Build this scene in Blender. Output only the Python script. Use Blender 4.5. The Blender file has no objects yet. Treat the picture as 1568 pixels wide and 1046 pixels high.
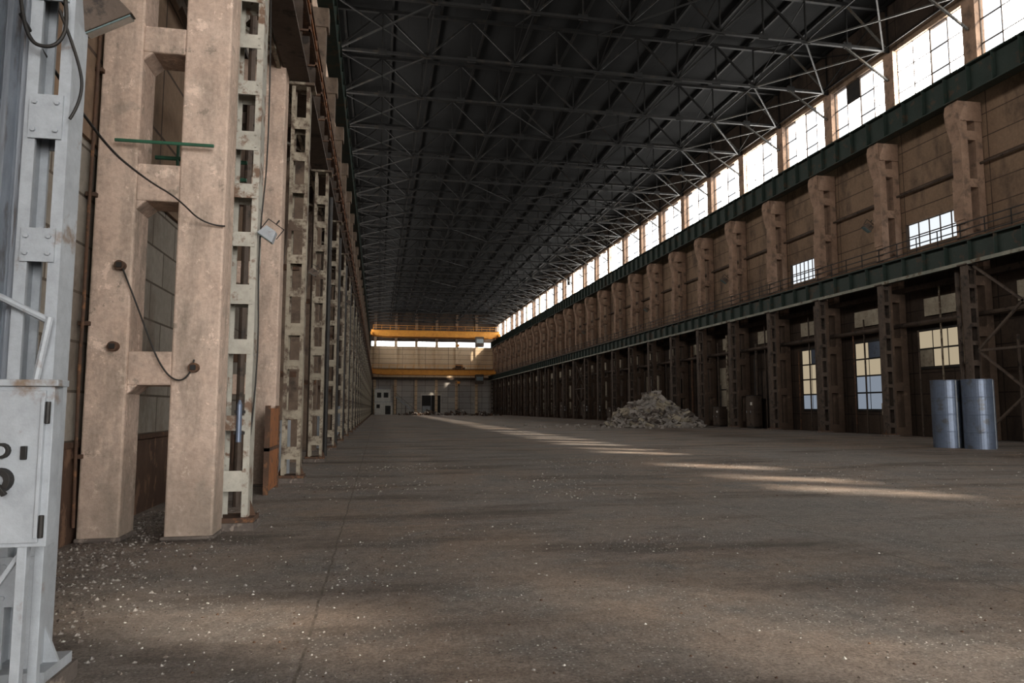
import bpy, math, random
from mathutils import Vector, Matrix
random.seed(7)
D=bpy.data
scene=bpy.context.scene
# ---------------------------------------------------------------- materials
def _base(name):
    m=D.materials.new(name); m.use_nodes=True
    nt=m.node_tree; nt.nodes.clear()
    out=nt.nodes.new('ShaderNodeOutputMaterial'); b=nt.nodes.new('ShaderNodeBsdfPrincipled')
    nt.links.new(b.outputs[0],out.inputs[0])
    tc=nt.nodes.new('ShaderNodeTexCoord')
    return m,nt,b,tc
def _noise(nt,vec,scale,detail=6,rough=.6):
    n=nt.nodes.new('ShaderNodeTexNoise'); n.inputs['Scale'].default_value=scale
    n.inputs['Detail'].default_value=detail; n.inputs['Roughness'].default_value=rough
    nt.links.new(vec,n.inputs['Vector']); return n.outputs['Fac']
def _ramp(nt,fac,p0,p1,c0=(0,0,0,1),c1=(1,1,1,1)):
    r=nt.nodes.new('ShaderNodeValToRGB'); r.color_ramp.elements[0].position=p0; r.color_ramp.elements[1].position=p1
    r.color_ramp.elements[0].color=c0; r.color_ramp.elements[1].color=c1
    nt.links.new(fac,r.inputs[0]); return r.outputs[0]
def _mix(nt,fac,a,b,mode='MIX'):
    n=nt.nodes.new('ShaderNodeMix'); n.data_type='RGBA'; n.blend_type=mode
    def s(i,v):
        if isinstance(v,(tuple,list)): n.inputs[i].default_value=(*v[:3],1)
        elif isinstance(v,(int,float)): n.inputs[i].default_value=v
        else: nt.links.new(v,n.inputs[i])
    s(0,fac); s(6,a); s(7,b); return n.outputs[2]
def _bump(nt,b,h,st,dist=.05):
    n=nt.nodes.new('ShaderNodeBump'); n.inputs['Strength'].default_value=st; n.inputs['Distance'].default_value=dist
    nt.links.new(h,n.inputs['Height']); nt.links.new(n.outputs[0],b.inputs['Normal'])
def _map(nt,tc,scale):
    n=nt.nodes.new('ShaderNodeMapping'); n.inputs['Scale'].default_value=scale
    nt.links.new(tc.outputs['Object'],n.inputs[0]); return n.outputs[0]
def mat(name,c1,c2,c3=None,scale=2.0,rough=.85,bump=.3,metal=0.0,c3pos=(.55,.62),stretch=(1,1,1),soil=None):
    m,nt,b,tc=_base(name)
    v=_map(nt,tc,stretch)
    n1=_noise(nt,v,scale)
    col=_mix(nt,_ramp(nt,n1,.35,.65),c1,c2)
    n2=_noise(nt,v,scale*6,8,.7)
    col=_mix(nt,.35,col,_ramp(nt,n2,.3,.7,(.35,.35,.35,1),(1,1,1,1)),'MULTIPLY')
    if c3:
        n3=_noise(nt,v,scale*2.2,9,.65)
        col=_mix(nt,_ramp(nt,n3,*c3pos),col,c3)
    if soil:   # splashed dirt, flaked patches, runs
        n4=_noise(nt,v,scale*2.6,10,.75)
        col=_mix(nt,_ramp(nt,n4,.585,.60),col,tuple(min(1,q*1.12) for q in c1))
        n6=_noise(nt,v,scale*1.9+1,10,.78)
        col=_mix(nt,_ramp(nt,n6,.60,.615),col,tuple(q*1.25 for q in soil))
        sv=_map(nt,tc,(1.8,1.8,.5)); sn=_noise(nt,sv,1.3,10,.74)
        col=_mix(nt,_ramp(nt,sn,.48,.70),col,soil)
        sp=nt.nodes.new('ShaderNodeSeparateXYZ'); nt.links.new(tc.outputs['Object'],sp.inputs[0])
        mr=nt.nodes.new('ShaderNodeMapRange'); mr.inputs[1].default_value=1.5; mr.inputs[2].default_value=0; mr.inputs[3].default_value=0; mr.inputs[4].default_value=.9
        nt.links.new(sp.outputs['Z'],mr.inputs[0])
        ad=nt.nodes.new('ShaderNodeMath'); ad.operation='MULTIPLY'; nt.links.new(mr.outputs[0],ad.inputs[0]); nt.links.new(_ramp(nt,n1,.3,.6),ad.inputs[1])
        col=_mix(nt,ad.outputs[0],col,soil)
        n5=_noise(nt,v,scale*16,6,.7)
        col=_mix(nt,.45,col,_ramp(nt,n5,.3,.6,(.5,.48,.46,1),(1,1,1,1)),'MULTIPLY')
    nt.links.new(col,b.inputs['Base Color'])
    b.inputs['Roughness'].default_value=rough; b.inputs['Metallic'].default_value=metal
    if bump: _bump(nt,b,n2,bump,.02)
    return m
def panel_mat(name,c1,c2,mortar,w,h,axes='YZ',ms=.02,stain=(.10,.07,.05),stainpos=(.52,.72),offset=0.0):
    m,nt,b,tc=_base(name)
    sp=nt.nodes.new('ShaderNodeSeparateXYZ'); nt.links.new(tc.outputs['Object'],sp.inputs[0])
    cb=nt.nodes.new('ShaderNodeCombineXYZ')
    nt.links.new(sp.outputs[axes[0]],cb.inputs[0]); nt.links.new(sp.outputs[axes[1]],cb.inputs[1])
    br=nt.nodes.new('ShaderNodeTexBrick'); br.offset=offset
    br.inputs['Scale'].default_value=1; br.inputs['Mortar Size'].default_value=ms; br.inputs['Brick Width'].default_value=w
    br.inputs['Row Height'].default_value=h; br.inputs['Color1'].default_value=(*c1,1); br.inputs['Color2'].default_value=(*c2,1)
    br.inputs['Mortar'].default_value=(*mortar,1); br.inputs['Mortar Smooth'].default_value=.3
    nt.links.new(cb.outputs[0],br.inputs['Vector'])
    v=_map(nt,tc,(1,1,.45))
    n1=_noise(nt,v,.8,8,.65); n2=_noise(nt,tc.outputs['Object'],7,8,.7)
    col=_mix(nt,_ramp(nt,n1,*stainpos),br.outputs['Color'],stain)
    col=_mix(nt,.4,col,_ramp(nt,n2,.3,.7,(.4,.4,.4,1),(1,1,1,1)),'MULTIPLY')
    nt.links.new(col,b.inputs['Base Color']); b.inputs['Roughness'].default_value=.9
    _bump(nt,b,n2,.3,.02)
    return m
def emis(name,c,s):
    m=D.materials.new(name); m.use_nodes=True; nt=m.node_tree; nt.nodes.clear()
    o=nt.nodes.new('ShaderNodeOutputMaterial'); e=nt.nodes.new('ShaderNodeEmission')
    e.inputs[0].default_value=(*c,1); e.inputs[1].default_value=s
    nt.links.new(e.outputs[0],o.inputs[0]); return m
# floor
def floor_mat():
    m,nt,b,tc=_base('dusty_concrete_floor')
    ob=tc.outputs['Object']
    big=_noise(nt,ob,.16,6,.6); mid=_noise(nt,ob,.9,8,.65); fine=_noise(nt,ob,7,10,.8); grit=_noise(nt,ob,38,5,.85)
    col=_mix(nt,_ramp(nt,big,.40,.60),(.45,.405,.37),(.50,.395,.32))
    col=_mix(nt,_ramp(nt,mid,.46,.66),col,(.345,.325,.305))
    st=_map(nt,tc,(.5,1.6,1)); s=_noise(nt,st,.45,6,.6)
    col=_mix(nt,_ramp(nt,s,.50,.66),col,(.22,.185,.16))
    col=_mix(nt,.75,col,_ramp(nt,fine,.34,.66,(.42,.42,.42,1),(1.0,1.0,1.0,1)),'MULTIPLY')
    col=_mix(nt,.75,col,_ramp(nt,grit,.38,.60,(.32,.32,.32,1),(1.,1.,1.,1)),'MULTIPLY')
    for sc,lo,hi,c in ((23,.13,.20,(.62,.59,.56)),(9,.06,.10,(.68,.65,.61))):
        vo=nt.nodes.new('ShaderNodeTexVoronoi'); vo.inputs['Scale'].default_value=sc; nt.links.new(ob,vo.inputs['Vector'])
        fl=_ramp(nt,vo.outputs['Distance'],lo,hi,(1,1,1,1),(0,0,0,1))
        msk=_mix(nt,1.0,fl,_ramp(nt,mid,.42,.58),'MULTIPLY')
        col=_mix(nt,msk,col,c)
    vo2=nt.nodes.new('ShaderNodeTexVoronoi'); vo2.inputs['Scale'].default_value=6; nt.links.new(ob,vo2.inputs['Vector'])
    col=_mix(nt,_ramp(nt,vo2.outputs['Distance'],.05,.09,(.8,.8,.8,1),(0,0,0,1)),col,(.13,.11,.095))
    wob=nt.nodes.new('ShaderNodeVectorMath'); wob.operation='SCALE'; wob.inputs['Scale'].default_value=.06
    nn=nt.nodes.new('ShaderNodeTexNoise'); nn.inputs['Scale'].default_value=3; nn.inputs['Detail'].default_value=6; nt.links.new(ob,nn.inputs['Vector'])
    nt.links.new(nn.outputs['Color'],wob.inputs[0])
    ad=nt.nodes.new('ShaderNodeVectorMath'); nt.links.new(ob,ad.inputs[0]); nt.links.new(wob.outputs[0],ad.inputs[1])
    br=nt.nodes.new('ShaderNodeTexBrick'); br.offset=0; br.inputs['Scale'].default_value=1; br.inputs['Brick Width'].default_value=6
    br.inputs['Row Height'].default_value=12; br.inputs['Mortar Size'].default_value=.014; br.inputs['Mortar Smooth'].default_value=.5
    mp=nt.nodes.new('ShaderNodeMapping'); mp.inputs['Location'].default_value=(.42,2.2,0)
    nt.links.new(ad.outputs[0],mp.inputs[0]); nt.links.new(mp.outputs[0],br.inputs['Vector'])
    j=_mix(nt,1.0,br.outputs['Fac'],_ramp(nt,fine,.40,.54),'MULTIPLY')
    col=_mix(nt,j,col,(.14,.12,.10))
    nt.links.new(col,b.inputs['Base Color'])
    b.inputs['Roughness'].default_value=.75
    hb=_mix(nt,.5,fine,grit); _bump(nt,b,hb,.9,.03)
    return m
M_floor=floor_mat()
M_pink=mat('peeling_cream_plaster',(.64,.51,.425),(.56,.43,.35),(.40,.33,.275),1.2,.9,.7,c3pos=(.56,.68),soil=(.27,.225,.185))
M_pink2=mat('dimmed_cream_plaster',(.22,.165,.125),(.14,.105,.08),(.07,.055,.045),.9,.9,.5,c3pos=(.50,.68))  # deeper left columns: their dimmer light is darkened into the plaster colour
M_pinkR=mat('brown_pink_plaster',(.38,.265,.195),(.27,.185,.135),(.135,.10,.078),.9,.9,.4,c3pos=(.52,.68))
M_pinkRlow=mat('shaded_brown_plaster',(.19,.135,.10),(.125,.09,.068),(.28,.20,.15),.7,.9,.4,c3pos=(.56,.70))  # lower column parts: dimness beneath the girder darkened into the colour
M_block=panel_mat('gray_blockwork',(.36,.33,.29),(.29,.265,.23),(.12,.10,.08),1.2,.6,'YZ',.02,(.18,.14,.11),(.5,.7),.5)
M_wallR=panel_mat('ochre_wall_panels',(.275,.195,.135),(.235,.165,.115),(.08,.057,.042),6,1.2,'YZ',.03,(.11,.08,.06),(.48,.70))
M_wallRlow=panel_mat('shaded_brown_wall',(.09,.064,.047),(.067,.048,.036),(.02,.015,.01),3,1.2,'YZ',.03,(.03,.022,.018),(.45,.7))  # shade under the girder and roof put into the brown of the panels
M_end=panel_mat('end_wall_panels',(.74,.60,.43),(.66,.53,.38),(.22,.17,.13),6,1.2,'XZ',.05,(.42,.32,.23),(.55,.8))
M_endlow=panel_mat('end_wall_gray_panels',(.56,.55,.52),(.46,.46,.46),(.15,.13,.11),3,1.5,'XZ',.04,(.30,.26,.22),(.55,.8))
M_mast=mat('peeling_cream_steel_paint',(.50,.48,.42),(.36,.345,.30),(.17,.11,.075),1.6,.6,.3,c3pos=(.53,.61))
M_mast2=mat('grimy_dimmed_cream_steel_paint',(.40,.355,.28),(.26,.23,.175),(.10,.07,.05),1.3,.7,.3,c3pos=(.48,.58))  # grime, plus light falling off with distance darkened into the paint
M_mastR=mat('dark_brown_steel_paint',(.075,.056,.044),(.12,.09,.07),(.035,.027,.022),1.3,.7,.3)
M_graymet=mat('weathered_gray_metal',(.44,.47,.50),(.34,.365,.39),(.20,.155,.12),1.5,.5,.2,c3pos=(.60,.70))
M_sheet=mat('corrugated_zinc_sheet',(.40,.44,.49),(.25,.28,.32),(.13,.11,.10),1.8,.45,.2,.2,c3pos=(.56,.70),stretch=(6,1,.4))
M_rust=mat('rusty_steel',(.13,.075,.048),(.085,.055,.04),(.20,.105,.055),2,.85,.4)
M_orange=mat('orange_primer',(.38,.16,.065),(.27,.12,.05),(.15,.08,.05),2,.7,.2)
M_green=mat('dark_green_girder',(.022,.038,.03),(.032,.048,.04),(.06,.045,.03),.8,.6,.2)
M_flange=mat('sunlit_girder_flange',(.30,.30,.25),(.20,.21,.18),(.12,.09,.06),.8,.7,.2)  # sunlit edge of the lower girder, painted as a paler strip
M_greenrail=mat('green_pipe_paint',(.05,.16,.10),(.04,.11,.07),None,3,.5,.1)
M_yellow=mat('crane_orange_paint',(.70,.33,.05),(.58,.25,.04),(.3,.13,.03),1,.55,.1,c3pos=(.6,.7))
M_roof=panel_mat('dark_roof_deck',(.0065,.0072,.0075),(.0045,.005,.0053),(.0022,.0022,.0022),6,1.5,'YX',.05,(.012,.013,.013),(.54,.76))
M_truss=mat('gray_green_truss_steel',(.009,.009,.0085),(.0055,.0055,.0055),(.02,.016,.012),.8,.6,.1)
M_trusslit=mat('daylit_pale_truss_steel',(.065,.062,.055),(.036,.034,.03),(.06,.045,.03),.8,.6,.1)  # truss steel near the windows: daylight put in as a paler colour
M_black=mat('black_iron',(.02,.02,.02),(.035,.03,.025),None,3,.6,.1)
M_white=mat('dirty_white_paint',(.68,.67,.62),(.56,.54,.50),(.35,.3,.25),2,.6,.1,c3pos=(.62,.72))
M_cream=mat('faded_cream_panel',(.42,.38,.30),(.32,.28,.22),(.15,.12,.09),2,.7,.1,c3pos=(.55,.70))
M_rubble=mat('broken_concrete',(.42,.39,.355),(.30,.28,.26),(.20,.17,.145),1.2,.95,.6)
M_zinc=mat('galvanized_blue_gray',(.17,.21,.28),(.14,.17,.23),(.11,.12,.135),.8,.4,.1,.3)
M_base=mat('dark_rubble_concrete',(.18,.155,.135),(.12,.10,.09),(.26,.22,.19),3,.95,.6)
M_browndado=mat('rusted_sheet',(.13,.08,.055),(.09,.055,.04),(.2,.125,.085),1,.8,.3,stretch=(1,1.5,.8))
M_win=emis('sunlit_frosted_glass',(1,.97,.92),15)
M_winL=emis('added_left_glass_glow',(1,.95,.90),7)  # glow for the added left clerestory, out of view
M_winlow=emis('dusty_lit_glass',(.9,.95,1),.8)
M_winpale=emis('pale_blue_lit_glass',(.75,.85,1),.26)
M_wincream=emis('cream_lit_glass',(1,.84,.60),.36)
M_winend=emis('end_window_glass',(.95,.97,1),5)
M_lens=mat('lamp_glass',(.20,.27,.27),(.16,.2,.2),None,4,.1,.0)
# ---------------------------------------------------------------- mesh builder
class MB:
    def __init__(s): s.v=[];s.f=[];s.m=[];s.mats=[]
    def mi(s,m):
        if m not in s.mats: s.mats.append(m)
        return s.mats.index(m)
    def add(s,vs,fs,m):
        o=len(s.v); s.v+= [tuple(v) for v in vs]; k=s.mi(m)
        for f in fs: s.f.append(tuple(i+o for i in f)); s.m.append(k)
    def box(s,x0,x1,y0,y1,z0,z1,m):
        s.add([(x0,y0,z0),(x1,y0,z0),(x1,y1,z0),(x0,y1,z0),(x0,y0,z1),(x1,y0,z1),(x1,y1,z1),(x0,y1,z1)],
          [(0,3,2,1),(4,5,6,7),(0,1,5,4),(1,2,6,5),(2,3,7,6),(3,0,4,7)],m)
    def beam(s,p,q,w,h,m,up=(0,0,1)):
        p=Vector(p);q=Vector(q);d=(q-p).normalized();u=Vector(up)
        if abs(d.dot(u))>.98: u=Vector((0,1,0))
        a=d.cross(u).normalized();b=a.cross(d).normalized()
        a*=w/2;b*=h/2
        s.add([p-a-b,p+a-b,p+a+b,p-a+b,q-a-b,q+a-b,q+a+b,q-a+b],
          [(0,3,2,1),(4,5,6,7),(0,1,5,4),(1,2,6,5),(2,3,7,6),(3,0,4,7)],m)
    def cyl(s,p,q,r,m,n=10,r2=None,cap=True):
        p=Vector(p);q=Vector(q);d=(q-p).normalized();u=Vector((0,0,1)) if abs(d.z)<.9 else Vector((1,0,0))
        a=d.cross(u).normalized();b=a.cross(d); r2=r if r2 is None else r2
        vs=[p+(a*math.cos(t)+b*math.sin(t))*r for t in [2*math.pi*i/n for i in range(n)]]
        vs+=[q+(a*math.cos(t)+b*math.sin(t))*r2 for t in [2*math.pi*i/n for i in range(n)]]
        fs=[(i,(i+1)%n,n+(i+1)%n,n+i) for i in range(n)]
        if cap: fs+=[tuple(range(n))[::-1],tuple(range(n,2*n))]
        s.add(vs,fs,m)
    def prism(s,poly,y0,y1,m):  # poly in XZ
        n=len(poly); vs=[(x,y0,z) for x,z in poly]+[(x,y1,z) for x,z in poly]
        fs=[tuple(range(n)),tuple(range(n,2*n))[::-1]]+[(i,n+i,n+(i+1)%n,(i+1)%n) for i in range(n)]
        s.add(vs,fs,m)
    def quad(s,a,b,c,d,m): s.add([a,b,c,d],[(0,1,2,3)],m)
    def mesh(s,name):
        me=D.meshes.new(name); me.from_pydata(s.v,[],s.f)
        for m in s.mats: me.materials.append(m)
        for p,k in zip(me.polygons,s.m): p.material_index=k
        me.update(); return me
    def obj(s,name,loc=(0,0,0),bevel=0,smooth=False):
        o=D.objects.new(name,s.mesh(name)); o.location=loc; scene.collection.objects.link(o)
        if bevel:
            b=o.modifiers.new('bevel','BEVEL'); b.width=bevel; b.segments=2; b.limit_method='ANGLE'
        if smooth:
            for p in o.data.polygons: p.use_smooth=True
        return o
def place(me,name,loc,rot=(0,0,0),scale=(1,1,1)):
    o=D.objects.new(name,me); o.location=loc; o.rotation_euler=rot; o.scale=scale
    scene.collection.objects.link(o); return o
YB,YE=-24.0,186.0
XL,XR=-3.6,30.6
RP=[30.6+6*k for k in range(-9,26)]    # right bay lines
LP=[9.35+6*k for k in range(-5,30)]    # left bay lines
# ---------------------------------------------------------------- floor
b=MB(); b.quad((-9,YB-6,0),(34,YB-6,0),(34,YE+1,0),(-9,YE+1,0),M_floor); b.obj('floor')
# ---------------------------------------------------------------- roof / ceiling
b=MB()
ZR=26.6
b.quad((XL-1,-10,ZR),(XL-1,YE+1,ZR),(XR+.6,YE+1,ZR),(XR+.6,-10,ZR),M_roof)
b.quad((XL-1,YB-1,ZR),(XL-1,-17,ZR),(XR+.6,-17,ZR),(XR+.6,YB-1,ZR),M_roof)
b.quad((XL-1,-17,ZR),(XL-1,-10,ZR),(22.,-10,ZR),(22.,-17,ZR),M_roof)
# unseen roof strip: skewed slits added to cast sun patches on the foreground floor
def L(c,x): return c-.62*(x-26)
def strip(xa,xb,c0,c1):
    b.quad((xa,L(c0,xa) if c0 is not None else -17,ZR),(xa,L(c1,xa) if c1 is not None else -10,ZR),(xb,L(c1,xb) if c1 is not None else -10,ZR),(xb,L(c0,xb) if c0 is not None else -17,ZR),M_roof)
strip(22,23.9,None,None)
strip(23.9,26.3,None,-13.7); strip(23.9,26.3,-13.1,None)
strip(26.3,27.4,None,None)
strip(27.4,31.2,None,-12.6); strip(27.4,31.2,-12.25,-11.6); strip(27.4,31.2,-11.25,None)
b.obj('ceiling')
b=MB()
for i in range(12):
    x=-2.5+i*3.0; b.box(x-.07,x+.07,-9,YE,ZR-.26,ZR-.02,M_truss)
b.obj('roof_purlins')
def truss():
    b=MB(); x0,x1=-2.9,30.5; zb,zt=23.55,26.2; n=12; dx=(x1-x0)/n
    b.box(x0,x1,-.09,.09,zb-.08,zb+.08,M_truss); b.box(x0,x1,-.11,.11,zt-.1,zt+.1,M_truss)
    for i in range(n+1):
        x=x0+i*dx; b.box(x-.04,x+.04,-.04,.04,zb,zt,M_truss)
        b.box(x-.28,x+.28,-.02,.02,zb-.15,zb+.25,M_truss)
        if i<n:
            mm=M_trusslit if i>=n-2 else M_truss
            if i%2==0: b.beam((x,0,zb),(x+dx,0,zt),.11,.11,mm)
            else: b.beam((x,0,zt),(x+dx,0,zb),.11,.11,mm)
    return b.mesh('roof_truss')
tm=truss()
for y in RP: place(tm,'roof_truss',(0,y,0))
b=MB()
for k,y in enumerate(RP[:-1]):
    y2=y+6
    for x in (-2.9,2.67,8.23,13.8,19.37,24.93,30.2):
        b.beam((x,y,23.6),(x,y2,23.6),.07,.07,M_truss)
        if k%2==0:
            b.beam((x,y,23.6),(x,y2,26.1),.06,.06,M_truss); b.beam((x,y,26.1),(x,y2,23.6),.06,.06,M_truss)
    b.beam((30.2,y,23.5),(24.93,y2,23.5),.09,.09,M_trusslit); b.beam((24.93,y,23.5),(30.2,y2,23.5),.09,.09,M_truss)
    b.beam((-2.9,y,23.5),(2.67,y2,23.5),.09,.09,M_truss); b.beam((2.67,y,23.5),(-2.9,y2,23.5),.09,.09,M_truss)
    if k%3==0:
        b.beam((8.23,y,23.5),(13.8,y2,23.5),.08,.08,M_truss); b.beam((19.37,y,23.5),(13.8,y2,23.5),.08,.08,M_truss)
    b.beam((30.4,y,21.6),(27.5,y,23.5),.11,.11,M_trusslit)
b.obj('roof_bracing')
# ---------------------------------------------------------------- right wall
b=MB()
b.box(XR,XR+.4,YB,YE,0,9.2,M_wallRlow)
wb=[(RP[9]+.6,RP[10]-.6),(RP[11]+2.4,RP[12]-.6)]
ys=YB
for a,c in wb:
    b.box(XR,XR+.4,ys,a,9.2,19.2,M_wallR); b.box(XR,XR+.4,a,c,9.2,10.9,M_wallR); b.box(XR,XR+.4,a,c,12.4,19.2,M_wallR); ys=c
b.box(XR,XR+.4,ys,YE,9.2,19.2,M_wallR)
for ya,yb in ((-12.9,YE),(YB,-14.0),(-13.55,-13.3)):  # unseen slots left in the upper band, added for foreground sun streaks
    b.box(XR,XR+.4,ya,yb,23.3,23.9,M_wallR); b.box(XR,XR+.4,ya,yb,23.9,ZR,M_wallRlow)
for y in RP: b.box(XR-.15,XR+.4,y-.42,y+.42,19.2,23.3,M_pinkR)
b.box(XR-.1,XR+.45,YB,YE,19.1,19.3,M_wallR)
b.obj('wall_right')
def window(name,y0,y1,z0,z1,x,m,nc,nr,skip=(),fr=M_mastR,t=.06,dull=0):
    b=MB(); w=(y1-y0)/nc; h=(z1-z0)/nr
    for i in range(nc+1): b.box(x-.04,x+.04,y0+i*w-t/2,y0+i*w+t/2,z0,z1,fr)
    for j in range(nr+1): b.box(x-.035,x+.035,y0,y1,z0+j*h-t/2,z0+j*h+t/2,fr)
    for i in range(nc):
        for j in range(nr):
            if (i in skip) or ((i,j) in skip): continue
            mm=m
            if dull and random.random()<dull: mm=random.choice([M_winlow,M_graymet,M_black])
            b.quad((x,y0+i*w+t/2,z0+j*h+t/2),(x,y0+i*w+t/2,z0+(j+1)*h-t/2),(x,y0+(i+1)*w-t/2,z0+(j+1)*h-t/2),(x,y0+(i+1)*w-t/2,z0+j*h+t/2),mm)
    return b.obj(name)
wn=1
for y in RP[:-1]:
    r=random.random()
    if y<-8: sk=[]
    else: sk=[1,3] if r<.7 else [1]
    window('window_%d'%wn,y+.42,y+5.58,19.3,23.3,XR+.2,M_win,4,3,sk,dull=.05); wn+=1
for a,c in wb:
    window('window_%d'%wn,a,c,10.9,12.4,XR+.2,M_winlow,6,2); wn+=1
def lowwin(y0,y1,z0,z1,nr,nc,split):
    global wn
    b=MB(); x=XR-.06; cw=(y1-y0)/nc; h=(z1-z0)/nr
    b.box(x,x+.05,y0-.1,y1+.1,z0-.1,z1+.1,M_black)
    for i in range(nc):
        for j in range(nr):
            m=M_winpale if j<split else M_wincream
            if (i*7+j*3)%5==4: m=M_cream
            if (i*5+j*2)%7==6: m=M_zinc
            b.box(x-.03,x+.0,y0+i*cw+.05,y0+(i+1)*cw-.05,z0+j*h+.05,z0+(j+1)*h-.05,m)
    b.obj('window_%d'%wn); wn+=1
lowwin(32.2,35.4,3.9,6.0,2,3,0)
lowwin(38.4,40.9,1.5,5.8,4,2,2)
lowwin(44.6,46.8,1.5,5.8,4,2,1)
b=MB()
for y in RP[4:]:
    b.box(XR-.12,XR-.01,y+1.6,y+4.2,6.8,7.8,M_cream)
    b.box(XR-.5,XR,y,y+6,8.3,8.6,M_mastR)
b.obj('trim_1')
dn=1
for i,y in enumerate(RP[12:30]):
    if i%3==0:
        b=MB(); b.box(XR-.08,XR-.02,y+1.4,y+4.6,0,4.6,M_mastR)
        for q in range(5): b.box(XR-.12,XR-.08,y+1.4+q*.8-.04,y+1.4+q*.8+.04,0,4.6,M_black)
        b.box(XR-.13,XR-.08,y+1.4,y+4.6,2.2,2.35,M_black); b.obj('door_%d'%dn); dn+=1
    elif i%3==1:
        b=MB()
        for q in range(3):
            b.box(XR-.1,XR-.04,y+1.2+q*1.3,y+2.3+q*1.3,1.5,5.2,M_white if q%2 else M_cream)
            b.box(XR-.12,XR-.1,y+1.2+q*1.3,y+2.3+q*1.3,3.2,3.3,M_black)
        b.obj('window_%d'%wn); wn+=1
def rcol():
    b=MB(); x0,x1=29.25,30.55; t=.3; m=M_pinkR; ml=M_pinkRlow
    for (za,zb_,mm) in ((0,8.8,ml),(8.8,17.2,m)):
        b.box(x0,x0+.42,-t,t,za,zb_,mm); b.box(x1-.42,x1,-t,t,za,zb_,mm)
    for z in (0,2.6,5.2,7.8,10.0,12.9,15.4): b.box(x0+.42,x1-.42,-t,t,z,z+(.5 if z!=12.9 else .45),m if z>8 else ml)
    b.prism([(x0,15.4),(x0,17.45),(x0-.1,17.45),(x0-.25,17.3),(x0-.32,16.95),(x0-.28,16.4),(x0-.12,15.8)],-t-.05,t+.05,m)
    b.box(x0-.05,x1,-t-.05,t+.05,16.4,17.45,m)
    b.box(x0-.06,x0,-t-.05,t+.05,11.2,13.4,m)
    return b.mesh('concrete_column')
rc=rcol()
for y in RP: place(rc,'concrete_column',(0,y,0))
def girder(name,x,z0,z1,w,m,mtop,ya,yb,stiff=1.5):
    b=MB()
    b.box(x-.03,x+.03,ya,yb,z0,z1,m); b.box(x-w/2,x+w/2,ya,yb,z0-.04,z0+.03,m); b.box(x-w/2,x+w/2,ya,yb,z1-.03,z1+.04,mtop)
    y=ya
    while y<yb:
        b.box(x-w/2+.03,x+w/2-.03,y,y+.03,z0+.03,z1-.03,m); y+=stiff
    b.box(x-.05,x+.05,ya,yb,z1+.04,z1+.18,M_rust)
    return b.obj(name)
girder('upper_crane_girder',29.3,17.5,18.95,.6,M_green,M_green,YB+1,YE-.5)
girder('lower_crane_girder',28.75,8.8,9.9,.55,M_green,M_green,YB+1,YE-.5)
b=MB()
b.box(28.44,28.47,YB+1,YE-.5,8.68,8.86,M_flange)
b.box(29.05,29.24,YB+1,YE-.5,9.82,9.9,M_mastR)
y=RP[1]
while y<YE-8:
    b.box(29.16,29.2,y,y+.04,9.9,11.0,M_black); y+=1.5
for z in (10.3,10.65,11.0): b.box(29.16,29.2,YB+1,YE-2,z-.025,z+.025,M_black)
b.obj('walkway_railing')
def mast(m,H=8.9,w=.42,d=.34,step=.62,fl=.10,mb=None):
    b=MB(); mb=mb or M_rust
    for sx in (-1,1):
        xo=sx*(w/2)
        b.box(xo-fl if sx>0 else xo, xo if sx>0 else xo+fl, -d/2,-d/2+.02,.15,H,m)
        b.box(xo-fl if sx>0 else xo, xo if sx>0 else xo+fl, d/2-.02,d/2,.15,H,m)
        b.box(xo-.02 if sx>0 else xo, xo if sx>0 else xo+.02, -d/2+.02,d/2-.02,.15,H,m)
    z=.5; k=0
    while z<H-.2:
        hh=.20 if k%3 else .27
        if k==2: z+=.35
        b.box(-w/2+.03,w/2-.03,-d/2-.014,-d/2,z,z+hh,m)
        if k%2: b.box(-w/2+.03,w/2-.03,d/2,d/2+.014,z,z+hh,m)
        for sx in (-1,1):
            for zz in (z+.05,z+hh-.05): b.cyl((sx*(w/2-.06),-d/2-.014,zz),(sx*(w/2-.06),-d/2-.028,zz),.014,m,6)
        z+=step+ (.12 if k%3==0 else 0); k+=1
    b.box(-w/2-.08,w/2+.08,-d/2-.08,d/2+.08,.10,.16,mb)
    b.box(-w/2-.12,w/2+.10,-d/2-.12,d/2+.12,0,.10,M_base)
    for sx in (-1,1):
        b.add([(sx*w/2,-.01,.16),(sx*(w/2+.08),-.01,.16),(sx*w/2,-.01,.36),(sx*w/2,.01,.16),(sx*(w/2+.08),.01,.16),(sx*w/2,.01,.36)],
              [(0,1,2),(3,5,4),(0,3,4,1),(1,4,5,2),(2,5,3,0)],mb)
    b.box(-w/2-.1,w/2+.1,-d/2-.1,d/2+.1,H-.02,H+.04,m)
    return b.mesh('steel_column')
mR=mast(M_mastR,8.7,.5,.4,.9)
for y in RP: place(mR,'steel_column',(28.75,y-.75,0))
b=MB()
for i,y in enumerate(RP[5:]):
    for q in range(3):
        yy=y+1.3+q*1.5+random.uniform(-.3,.3); r=random.choice([.06,.09,.13])
        if i in (4,5,6): r=.05
        h=random.uniform(5,8.6)
        b.cyl((30.2,yy,0),(30.2,yy,h),r,random.choice([M_mastR,M_mastR,M_rust,M_mast2]),8)
    if i%2==0: b.cyl((29.0,y+.2,0),(29.0,y+.2,8.6),.11,M_mastR,8)
    b.box(29.02,29.24,y-.2,y+.2,1.2,1.9,random.choice([M_graymet,M_mastR,M_mast2]))
b.cyl((30.1,RP[5],6.4),(30.1,YE-3,6.4),.13,M_mastR,8)
b.cyl((30.35,RP[5],14.2),(30.35,YE-3,14.2),.07,M_mastR,8)
b.obj('wall_pipework')
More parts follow.
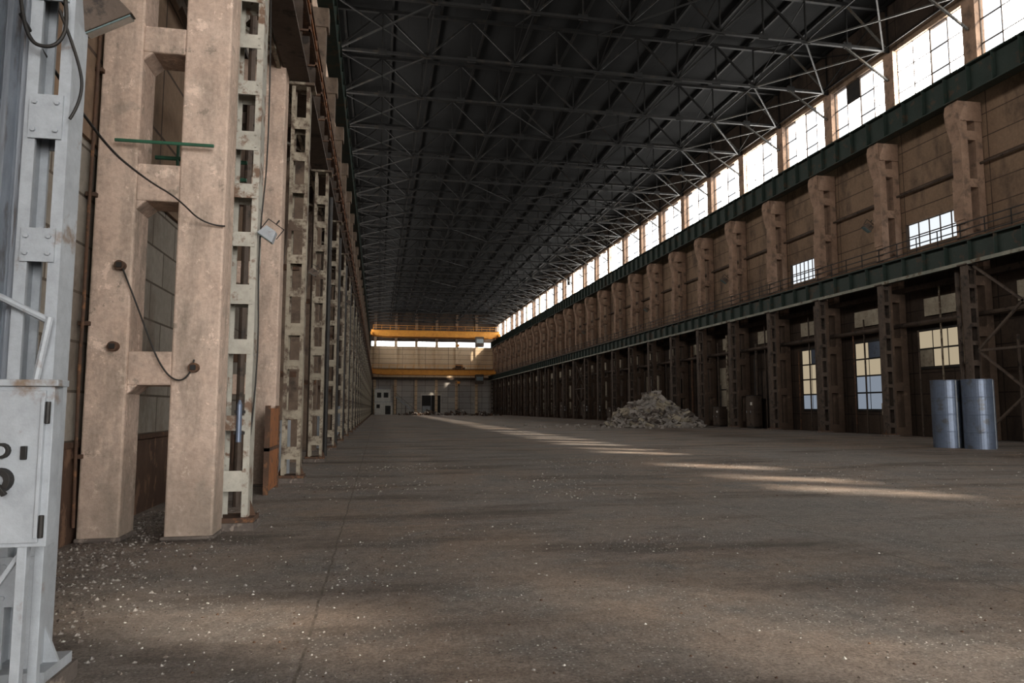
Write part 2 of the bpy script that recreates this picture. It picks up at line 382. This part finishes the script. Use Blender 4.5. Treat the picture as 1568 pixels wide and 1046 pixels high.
def switchgear():
    b=MB(); b.box(0,.7,0,1.2,.12,2.1,M_mastR); b.box(.03,.67,.05,1.15,0,.12,M_black); b.box(-.02,.72,-.02,1.22,2.1,2.15,M_black)
    for q in (0,.6): b.box(-.02,0,q+.04,q+.56,.2,2.0,M_mastR); b.box(-.04,-.02,q+.45,q+.5,1.0,1.15,M_graymet)
    b.box(-.03,-.02,.2,.5,1.5,1.7,M_white); b.cyl((.35,.3,2.15),(.35,.3,4.5),.05,M_black,8)
    return b.mesh('switchgear_cabinet')
sg=switchgear()
for k in (12,13,15,16,18,20,22,25): place(sg,'switchgear_cabinet',(29.3,RP[k]+random.uniform(1.0,3.2),0),(0,0,0),(1,1,random.uniform(.8,1.3)))
b=MB()
for (ya,yb) in ((24.3,29.5),(96.3,101.5)):
    for z0,z1 in ((.3,4.4),(4.4,8.6)):
        b.beam((28.75,ya,z0),(28.75,yb,z1),.10,.10,M_mastR); b.beam((28.75,ya,z1),(28.75,yb,z0),.10,.10,M_mastR)
    b.beam((28.75,ya,4.4),(28.75,yb,4.4),.12,.12,M_mastR)
b.obj('portal_bracing')
def flood(name,loc,rot=(0,0,0),s=1,m=M_graymet):
    b=MB()
    b.prism([(-.22,-.16),(.22,-.16),(.14,.12),(-.14,.12)],-.13,.13,m)
    b.box(-.2,.2,-.12,.12,-.175,-.16,M_lens)
    b.box(-.24,-.22,-.015,.015,-.02,.3,M_black); b.box(.22,.24,-.015,.015,-.02,.3,M_black); b.box(-.24,.24,-.015,.015,.28,.3,M_black)
    b.cyl((0,0,.3),(0,0,.42),.02,M_black,8)
    o=b.obj(name,loc,.008); o.rotation_euler=rot; o.scale=(s,s,s); return o
for i in (10,13,16,20): flood('floodlight',(28.9,RP[i]+.5,12.5),(0,math.radians(35),0),1.3,M_mastR)
# ---------------------------------------------------------------- left wall
b=MB()
b.box(XL-.4,XL,YB,YE,0,19.3,M_block)
b.box(XL-.4,XL,YB,YE,23.1,ZR,M_block)
for y in LP: b.box(XL-.4,XL,y-.3,y+.5,19.3,23.1,M_block)
b.box(XL,XL+.03,YB,YE,0,1.15,M_browndado)
b.box(XL,XL+.06,YB,YE,1.13,1.2,M_rust)
b.box(XL,XL+.05,YB,YE,4.9,8.6,M_wallR)
b.obj('wall_left')
for y in LP[:-1]:
    window('window_%d'%wn,y+.5,min(y+5.7,YE-.2),19.3,23.1,XL-.2,M_winL,2,1); wn+=1  # unseen left clerestory, glowing panes added to light the right wall
def lcol(m):
    b=MB(); x0,x1=-3.5,-1.97
    b.box(x1-.56,x1,0,.55,0,17.0,m); b.box(x0,x0+.47,0,.55,0,17.0,m)
    for z0,z1 in ((1.88,2.3),(4.2,4.68),(6.15,6.5),(8.6,9.1),(11,11.5),(13.4,13.9),(15.9,17.3)):
        b.box(x0+.46,x1-.55,.015,.535,z0,z1,m)
    for z0 in (1.88,4.2,6.15):
        b.prism([(x0+.46,z0-.12),(x0+.46,z0+.01),(x0+.6,z0+.01)],.02,.53,m)
    b.box(x0+.1,x0+.9,0,.55,17.0,23.4,m)
    b.box(x0,x1+.1,-.05,.6,16.5,17.3,m)
    b.box(x0-.02,x0+.5,-.02,.57,0,.06,M_base); b.box(x1-.6,x1+.03,-.03,.58,0,.05,M_base)
    return b.mesh('concrete_column')
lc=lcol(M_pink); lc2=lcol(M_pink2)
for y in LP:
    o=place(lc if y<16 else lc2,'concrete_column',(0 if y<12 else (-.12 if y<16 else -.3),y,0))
    bv=o.modifiers.new('bevel','BEVEL'); bv.width=.025; bv.segments=2; bv.limit_method='ANGLE'
mL=mast(M_mast,8.9,.40,.34,.68,.085); mL2=mast(M_mast2,8.9,.40,.34,.74,.08)
for i,y in enumerate(LP):
    if y<4: continue
    place(mL if y<12 else mL2,'steel_column',(-1.88 if y<12 else -1.84,y+.85,0))
b=MB()
for i,y in enumerate(LP[5:]):
    b.cyl((-2.25,y+3.0,0),(-2.25,y+3.0,8.9),.06,M_mastR,8)
    if i>1: b.cyl((-1.75,y+3.4,0),(-1.75,y+3.4,8.9),.08,M_black,8)
    if i%2: b.box(-2.6,-2.1,y+2.2,y+2.8,0,random.uniform(1.2,2.2),M_graymet)
    for z in (2.4,5.2): b.box(-3.2,-2.1,y+3.6,y+3.7,z,z+.15,M_rust)
    b.beam((-2.6,y+1.3,.5),(-2.6,y+5.8,8.5),.1,.1,M_mastR)
b.obj('service_pipes')
girder('lower_crane_girder',-1.9,9.0,10.1,.5,M_mastR,M_rust,YB+1,YE-.5)
girder('upper_crane_girder',-2.3,17.35,18.7,.6,M_green,M_green,YB+1,YE-.5)
b=MB()
b.box(-3.3,-3.2,YB+1,YE-.5,9.9,10.05,M_mastR)
y=YB+1
while y<YE-4:
    b.beam((-3.25,y,9.97),(-2.22,y+1.5,9.97),.08,.08,M_mast2); b.beam((-2.22,y+1.5,9.97),(-3.25,y+3,9.97),.08,.08,M_mast2)
    b.beam((-3.25,y,8.97),(-2.22,y+1.5,8.97),.08,.06,M_mast); b.beam((-2.22,y+1.5,8.97),(-3.25,y+3,8.97),.08,.06,M_mast)
    b.beam((-2.25,y,9.0),(-2.25,y+.75,9.95),.05,.06,M_mast); b.beam((-2.25,y+.75,9.95),(-2.25,y+1.5,9.0),.05,.06,M_mast)
    b.beam((-2.25,y+1.5,9.0),(-2.25,y+2.25,9.95),.05,.06,M_mast); b.beam((-2.25,y+2.25,9.95),(-2.25,y+3,9.0),.05,.06,M_mast); y+=3
b.box(-3.3,-3.2,YB+1,YE-.5,8.95,9.05,M_mastR); b.box(-2.28,-2.2,YB+1,YE-.5,8.93,9.02,M_mast2); b.box(-2.28,-2.2,YB+1,YE-.5,9.93,10.02,M_mast2)
b.obj('walkway_truss')
b=MB()
for z in (9.25,9.5,9.75): b.box(-1.52,-1.46,YB+1,YE-.5,z-.03,z+.03,M_orange if z==9.5 else M_rust)
y=YB+2
while y<YE-3:
    b.box(-1.88,-1.45,y,y+.05,9.12,9.16,M_rust); b.box(-1.5,-1.46,y,y+.05,9.12,9.9,M_rust); y+=1.5
y=YB+2
for z in (10.7,11.2): b.box(-1.95,-1.91,YB+1,YE-.5,z-.02,z+.02,M_rust)
while y<YE-3:
    b.box(-1.95,-1.91,y,y+.04,10.3,11.2,M_rust); y+=1.5
b.obj('conductor_rails')
b=MB()
for z in (4.72,4.98): b.cyl((-3.2,10.6,z+.2),(-1.95,10.6,z+.2),.03,M_greenrail,8)
b.cyl((-3.25,9.2,4.9),(-2.1,9.2,4.9),.022,M_greenrail,8)
for x in (-2.9,-2.5): b.cyl((x,10.6,4.6),(x,10.6,5.4),.022,M_greenrail,8)
b.box(-3.3,-2.2,10.4,10.9,4.5,4.62,M_mastR)
b.beam((-3.3,12,8.2),(-2.2,11.0,5.6),.12,.12,M_mastR); b.beam((-3.3,12.5,6.6),(-2.2,12.5,6.6),.12,.2,M_mastR)
b.obj('pipe_railing')
b=MB(); b.box(-2.05,-2.0,13.9,15.2,.05,1.6,M_orange); b.box(-2.07,-1.98,13.85,13.92,0,1.65,M_rust); b.box(-2.07,-1.98,15.18,15.24,0,1.65,M_rust); b.box(-2.07,-1.98,13.85,15.24,.8,.86,M_rust)
b.obj('sheet_metal_guard')
# ---------------------------------------------------------------- foreground left
fg=place(mast(M_graymet,8.8,.24,.20,.74,.065,M_graymet),'steel_column',(-1.97,4.6,0))
b=MB(); x0c,x1c=-3.0,-2.10; per=(x1c-x0c)/9
vs=[];fs=[];pts=[]
for k in range(9):
    xa=x0c+k*per
    pts+=[(xa,.035),(xa+per*.35,.035),(xa+per*.5,-.035),(xa+per*.85,-.035)]
pts.append((x1c,.035))
for i,(x,yy) in enumerate(pts):
    vs+=[(x,yy,0),(x,yy,5.2)]
    if i: k=2*i; fs.append((k-2,k,k+1,k-1))
b.add(vs,fs,M_sheet)
cs=b.obj('corrugated_sheet',(0,4.6,1.75)); sm=cs.modifiers.new('t','SOLIDIFY'); sm.thickness=.004
b=MB()
b.box(-3.3,-2.11,4.66,4.72,1.6,1.75,M_mastR); b.box(-3.3,-3.2,4.64,4.72,0,7,M_mastR); b.box(-3.3,-2.11,4.66,4.72,4.2,4.32,M_mastR)
b.cyl((-2.75,4.45,2.55),(-1.87,4.45,2.1),.02,M_graymet,8); b.cyl((-1.86,4.44,2.12),(-1.95,4.44,1.5),.02,M_graymet,8)
b.obj('sheet_support_frame')
b=MB()
b.box(-.36,.36,-.14,-.05,.98,1.70,M_graymet)
b.box(-.38,.38,-.16,-.04,1.70,1.73,M_graymet)
b.box(-.33,.33,-.155,-.14,1.0,1.68,M_graymet)
b.box(.315,.33,-.165,-.155,1.02,1.65,M_graymet)
for z in (1.07,1.58): b.cyl((.34,-.15,z-.05),(.34,-.15,z+.05),.012,M_black,8)
b.cyl((.17,-.155,1.28),(.17,-.20,1.28),.055,M_black,20); b.cyl((.17,-.20,1.28),(.17,-.225,1.28),.03,M_graymet,12)
b.beam((.13,-.225,1.34),(.22,-.225,1.22),.022,.02,M_black)
b.cyl((.17,-.155,1.41),(.17,-.18,1.41),.035,M_black,14); b.cyl((.17,-.18,1.41),(.17,-.186,1.41),.022,M_graymet,14)
b.box(.245,.27,-.17,-.155,1.37,1.43,M_black)
b.box(-.1,.08,-.16,-.155,1.45,1.55,M_white)
for x in (-.32,.26):
    b.box(x-.02,x+.02,-.13,-.09,0,.98,M_graymet); b.box(x-.02,x+.02,.04,.08,0,1.5,M_graymet)
b.box(-.34,.30,-.1,-.06,.30,.34,M_graymet); b.box(-.34,.28,-.06,.05,1.3,1.34,M_graymet)
b.beam((-.3,-.09,.05),(.24,-.09,.95),.025,.02,M_graymet)
b.cyl((0,-.08,0),(0,-.08,.98),.03,M_black,8); b.cyl((.1,-.08,0),(.1,-.08,.98),.02,M_black,8)
b.obj('electrical_cabinet',(-1.82,3.72,0),.006)
def cable(name,pts,r=.012,m=M_black):
    cu=D.curves.new(name,'CURVE'); cu.dimensions='3D'; cu.bevel_depth=r; cu.bevel_resolution=2
    sp=cu.splines.new('NURBS'); sp.points.add(len(pts)-1)
    for p,q in zip(sp.points,pts): p.co=(*q,1)
    sp.use_endpoint_u=True; sp.order_u=3
    cu.materials.append(m); o=D.objects.new(name,cu); scene.collection.objects.link(o); return o
cable('hanging_cable',[(-2.1,4.4,3.9),(-2.0,5.2,3.5),(-2.35,7.5,3.9),(-2.4,8.8,4.1),(-2.2,9.3,3.9),(-1.95,9.3,3.9)],.010)
cable('hanging_cable',[(-2.15,4.45,4.3),(-2.1,4.4,3.75),(-1.9,4.42,3.7),(-1.84,4.43,3.95),(-2.0,4.45,4.6)],.011)
cable('hanging_cable',[(-1.9,4.42,3.95),(-1.8,4.44,3.7),(-1.75,4.45,3.45),(-1.82,4.44,3.3)],.009)
cable('hanging_cable',[(-3.15,9.28,3.4),(-2.95,9.3,2.9),(-2.6,9.28,2.0),(-2.3,9.28,1.9),(-2.25,9.3,2.2)],.010)
cable('hanging_cable',[(-1.65,10.1,8.6),(-1.55,10.1,5.5),(-1.68,10.1,3.8),(-1.6,10.05,2.2),(-1.7,10.1,1.1)],.010)
cable('hanging_cable',[(-3.5,9.25,6.8),(-3.53,9.27,3.8),(-3.5,9.22,2.6),(-3.53,9.25,2.2),(-3.5,9.27,.2)],.02,M_rust)
b=MB()
for x,z in ((-3.15,3.35),(-3.18,2.35),(-2.25,2.1)): 
    b.cyl((x,9.35,z),(x,9.26,z),.06,M_rust,14); b.box(x-.03,x+.03,9.24,9.27,z-.03,z+.03,M_black)
for z in (1.0,2.6,4.2,5.8): b.box(-3.58,-3.46,9.28,9.35,z,z+.05,M_rust)
b.obj('junction_box')
flood('floodlight',(-1.52,10.0,4.0),(0,math.radians(35),0),.55)
flood('floodlight',(-1.45,15.9,4.6),(0,math.radians(30),0),.45,M_mastR)
flood('floodlight',(-1.45,33.9,6.6),(0,math.radians(30),0),.6,M_mastR)
flood('floodlight',(-1.80,4.7,4.15),(math.radians(20),math.radians(-30),0),.75,M_mastR)
b=MB(); b.cyl((0,0,0),(0,0,.5),.035,M_zinc,14); b.cyl((0,0,.5),(0,0,.56),.035,M_zinc,14,.012); b.box(-.07,.07,.02,.05,.1,.14,M_black); b.box(-.07,.07,.02,.05,.38,.42,M_black)
b.obj('cable_gland_tube',(-1.82,9.98,1.15))
# ---------------------------------------------------------------- end wall
b=MB(); y=YE
b.box(XL-.4,XR+.4,y,y+.4,0,9.0,M_endlow); b.box(XL-.4,XR+.4,y,y+.4,9.0,17.7,M_end); b.box(XL-.4,XR+.4,y,y+.4,19.0,ZR,M_wallR)
for i in range(7):
    x=-1+5.3*i
    b.box(x-.35,x+.35,y-.4,y,0,19.0,M_end); b.box(x-.35,x+.35,y-.4,y,19.0,ZR-.4,M_wallR)
b.box(XL,XR,y-.5,y,9.0,9.6,M_mastR)
b.obj('wall_end')
for i in range(6):
    x=-1+5.3*i
    if i==5: continue
    bb=MB(); bb.quad((x+.35,y+.2,17.7),(x+4.95,y+.2,17.7),(x+4.95,y+.2,19),(x+.35,y+.2,19),M_winend)
    for q in range(5): bb.box(x+.35+q*1.15-.03,x+.35+q*1.15+.03,y+.1,y+.16,17.7,19,M_black)
    bb.obj('window_%d'%wn); wn+=1
b=MB(); b.box(11.2,16.0,y-.1,y-.02,0,4.9,M_black); b.box(10.9,16.3,y-.2,y-.02,4.9,5.4,M_white)
for x in (10.9,16.05): b.box(x,x+.25,y-.2,y-.02,0,4.9,M_white)
b.box(13.55,13.65,y-.14,y-.1,0,4.9,M_graymet); b.box(11.3,13.4,y-.16,y-.1,.2,2.2,M_graymet); b.obj('door_%d'%dn); dn+=1
b=MB(); b.box(0,4.4,0,4,0,3.1,M_white); b.box(0,3.8,.3,4,3.1,6.2,M_white); b.box(-.1,4.5,-.1,4.1,3.05,3.2,M_graymet); b.box(-.1,3.9,.2,4.1,6.2,6.35,M_graymet)
b.box(.5,1.3,-.04,0,1.6,2.5,M_black); b.box(2.6,3.9,-.04,0,.1,2.2,M_black); b.box(.6,1.6,.26,.3,4.2,5.4,M_black); b.box(2.2,3.3,.26,.3,4.2,5.4,M_black)
b.obj('control_booth',(-.9,176,0))
b=MB(); b.beam((0,0,4.5),(5,0,.3),1.0,.25,M_graymet)
for x,z in ((0.2,4.3),(2.5,2.3)): b.box(x,x+.15,-.4,-.25,0,z,M_mastR); b.box(x,x+.15,.25,.4,0,z,M_mastR)
for t in range(12): b.box(t*.42+.1,t*.42+.14,-.5,-.46,4.4-t*.353,5.4-t*.353,M_mastR)
b.beam((0,-.48,5.4),(5,-.48,1.2),.05,.05,M_mastR); b.obj('stairway',(4.2,179,0))
# ---------------------------------------------------------------- bridge cranes
M_cab=mat('cab_glass',(.25,.3,.32),(.2,.25,.27),None,2,.1,0)
def crane(name,y,z,gh,cabx):
    b=MB()
    for s in (-1,1):
        yy=s*1.6
        b.prism([(-1.9,z+.3),(-.5,z+.1),(1.5,z-.1+0),(26,z-.1),(27.8,z+.1),(28.9,z+.3),(28.9,z+gh),(-1.9,z+gh)],yy-.35,yy+.35,M_yellow)
        if s>0: b.box(-1.5,28.5,yy+.33,yy+.8,z+gh-.06,z+gh,M_mastR)
        else: b.box(-1.5,28.5,yy-.8,yy-.33,z+gh-.06,z+gh,M_mastR)
        x=-1.5
        while x<28.5:
            b.box(x,x+.06,yy+s*.8-.03,yy+s*.8+.03,z+gh,z+gh+1.0,M_yellow); x+=2
        b.box(-1.5,28.5,yy+s*.8-.03,yy+s*.8+.03,z+gh+.95,z+gh+1.02,M_yellow)
    for x in (-1.9,28.9):
        b.box(x-.3,x+.3,-2.8,2.8,z+.15,z+.85,M_yellow)
        for yy in (-2.2,-1.4,1.4,2.2): b.cyl((x-.12,yy,z+.35),(x+.12,yy,z+.35),.33,M_rust,14)
    tx=cabx-5
    b.box(tx-1.4,tx+1.4,-1.8,1.8,z+gh+.1,z+gh+.5,M_rust); b.cyl((tx-.9,-.9,z+gh+.9),(tx+.9,-.9,z+gh+.9),.4,M_rust,14); b.box(tx-.4,tx+.4,.2,1.3,z+gh+.5,z+gh+1.2,M_mastR)
    for xx in (-.2,.2): b.cyl((tx+xx,0,z-1.6),(tx+xx,0,z+gh),.03,M_black,6)
    b.box(tx-.35,tx+.35,-.2,.2,z-2.2,z-1.6,M_yellow); b.cyl((tx,0,z-2.8),(tx,0,z-2.2),.09,M_black,8)
    b.box(cabx-1,cabx+1,-3.0,-1.3,z-2.3,z+.05,M_mastR); b.box(cabx-.85,cabx+.85,-3.04,-3.0,z-1.5,z-.5,M_cab)
    return b.obj(name,(0,y,0))
crane('bridge_crane',172,18.8,1.5,24)
crane('bridge_crane',179,10.0,1.35,25)
# ---------------------------------------------------------------- rubble pile
b=MB(); cx,cy=23.8,59.0
def hgt(x,y):
    r=math.sqrt(((x)/4.3)**2+((y)/3.4)**2); return max(0,2.6*(1-r**1.3))*(1+.15*math.sin(x*2.1+1)+.10*math.sin(y*3.3))
N=28; vs=[];fs=[]
for i in range(N+1):
    for j in range(N+1):
        x=-4.2+8.4*i/N; y=-3.8+7.6*j/N; vs.append((cx+x,cy+y,hgt(x,y)*.9+random.uniform(-.05,.08)-.02))
for i in range(N):
    for j in range(N): k=i*(N+1)+j; fs.append((k,k+N+1,k+N+2,k+1))
b.add(vs,fs,M_base)
def slab(cx,cy,cz,sx,sy,sz,m):
    R=Matrix.Rotation(random.uniform(0,6.28),3,'Z')@Matrix.Rotation(random.uniform(-.9,.9),3,'X')@Matrix.Rotation(random.uniform(-.9,.9),3,'Y')
    vs=[]
    for z in (-1,1):
        for x,y in ((-1,-1),(1,-1),(1,1),(-1,1)):
            vs.append(R@Vector((x*sx*random.uniform(.55,1.05),y*sy*random.uniform(.55,1.05),z*sz))+Vector((cx,cy,cz)))
    b.add(vs,[(0,3,2,1),(4,5,6,7),(0,1,5,4),(1,2,6,5),(2,3,7,6),(3,0,4,7)],m)
for i in range(1500):
    a=random.uniform(0,6.28); r=random.random()**.6*1.08; x=4.1*r*math.cos(a); y=3.5*r*math.sin(a)
    s=random.choice([.10,.14,.2,.3,.45])*random.uniform(.7,1.2)
    slab(cx+x,cy+y,hgt(x,y)+.04,s,s*random.uniform(.4,1),s*random.uniform(.12,.4),random.choice([M_rubble,M_rubble,M_rubble,M_cream,M_base,M_rubble]))
for i in range(240):
    x=random.gauss(-.8,4.4); y=random.gauss(0,3.); s=random.uniform(.05,.18)
    if cx+x>28: continue
    slab(cx+x,cy+y,s*.3,s,s,s*.4,M_rubble)
b.obj('rubble_pile')
b=MB()
for hx,hy,hs in ((12,165,1.3),(16,160,.9),(19,168,1.5),(22,150,1.0),(8,170,.8)):
    for i in range(60):
        x=random.gauss(0,1.6); y=random.gauss(0,1.0); s=random.uniform(.12,.5)
        slab(hx+x,hy+y,max(.1,hs*math.exp(-(x*x+y*y)/3)*random.random()),s,s*.7,s*.3,random.choice([M_rubble,M_base,M_rust]))
b.obj('debris_heap')
# ---------------------------------------------------------------- floor gravel
b=MB()
def peb(x,y,s,m):
    n=5; h=s*random.uniform(.4,.9); a0=random.uniform(0,6)
    vs=[(x+s*random.uniform(.6,1.1)*math.cos(a0+2*math.pi*i/n),y+s*random.uniform(.6,1.1)*math.sin(a0+2*math.pi*i/n),0.001) for i in range(n)]
    vs.append((x+random.uniform(-.3,.3)*s,y+random.uniform(-.3,.3)*s,h))
    b.add(vs,[(i,(i+1)%n,n) for i in range(n)],m)
cl=[(random.uniform(-1,14),random.uniform(4,22),random.uniform(.4,1.3)) for _ in range(22)]+[(-2.9,6.5,1.1),(-2.6,8.0,.9),(-2.5,5.4,.8),(-1.2,6.5,1.0),(.9,9.5,.8),(3.1,8.1,.4)]
for i in range(13000):
    if random.random()<.5:
        c=random.choice(cl); x=random.gauss(c[0],c[2]); y=random.gauss(c[1],c[2])
    else:
        y=2.0+34*random.random()**1.6; x=random.uniform(-3.3,min(28,3+y*1.1))
    if x<XL+.1 or x>28: continue
    peb(x,y,random.choice([.005,.006,.008,.010,.014])*random.uniform(.8,1.3)*(1 if y<12 else 1.5),random.choice([M_rubble,M_rubble,M_base,M_rubble,M_base,M_white,M_rust]))
for i in range(3200):
    y=random.uniform(3.5,12); x=-3.45+abs(random.gauss(0,.75)); peb(x,y,random.uniform(.008,.032),random.choice([M_rubble,M_base,M_base]))
b.obj('gravel_debris')
# ---------------------------------------------------------------- galvanized tanks
def tank():
    b=MB(); n=40; R=.54; H=2.75; rings=[(0,R)]
    for k in range(4):
        z0=k*H/4
        rings+= [(z0+.02,R),(z0+H/4-.05,R),(z0+H/4-.035,R+.008),(z0+H/4-.015,R+.008),(z0+H/4-.002,R)]
    rings.append((H,R-.03)); rings.append((H-.25,R-.03))
    vs=[];fs=[]
    for z,r in rings:
        for i in range(n): t=2*math.pi*i/n; vs.append((r*math.cos(t),r*math.sin(t),z))
    for k in range(len(rings)-1):
        for i in range(n): a=k*n+i; c=k*n+(i+1)%n; fs.append((a,c,c+n,a+n))
    fs.append(tuple(range((len(rings)-1)*n,len(rings)*n)))
    b.add(vs,fs,M_zinc)
    b.box(-.03,.03,-R-.012,-R+.01,.02,H-.02,M_graymet)
    return b.mesh('galvanized_tank')
tk=tank()
place(tk,'galvanized_tank',(22.95,25.3,0)); place(tk,'galvanized_tank',(23.45,24.25,0),(0,0,.6)); place(tk,'galvanized_tank',(24.35,25.1,0),(0,0,1.2))
# ---------------------------------------------------------------- back end
b=MB(); y=YB
b.box(XL-.4,2,y-.4,y,0,ZR,M_end); b.box(28,XR+.4,y-.4,y,0,ZR,M_end); b.box(2,28,y-.4,y,14,ZR,M_end)
b.obj('wall_back')
# ---------------------------------------------------------------- lights
ld=D.lights.new('rear_fill_light','AREA'); ld.shape='RECTANGLE'; ld.size=26; ld.size_y=14; ld.energy=9000; ld.color=(1,.96,.92)  # fill added behind the camera to brighten the foreground, its opening unseen
lo=D.objects.new('rear_fill_light',ld); lo.location=(15,YB-.6,7); lo.rotation_euler=(math.radians(90),0,0); scene.collection.objects.link(lo)
sd=D.lights.new('sun','SUN'); sd.energy=6.5; sd.angle=math.radians(1.7); sd.color=(1,.86,.70)
so=D.objects.new('sun',sd); scene.collection.objects.link(so)
so.rotation_euler=Vector((-.98,.70,-1)).to_track_quat('-Z','Y').to_euler()
w=D.worlds.new('sky'); scene.world=w; w.use_nodes=True
bg=w.node_tree.nodes['Background']; bg.inputs[0].default_value=(.9,.95,1,1); bg.inputs[1].default_value=2.0
# ---------------------------------------------------------------- camera
cd=D.cameras.new('camera'); cd.lens=24.8; cd.sensor_width=36; cd.clip_end=1000
co=D.objects.new('camera',cd); co.location=(0,0,1.6); co.rotation_euler=(math.radians(95.4),0,math.radians(-10.7)); scene.collection.objects.link(co)
scene.camera=co
scene.view_settings.view_transform='Standard'
try: scene.view_settings.look='Medium High Contrast'
except Exception as e: print(e)
scene.view_settings.exposure=0.1
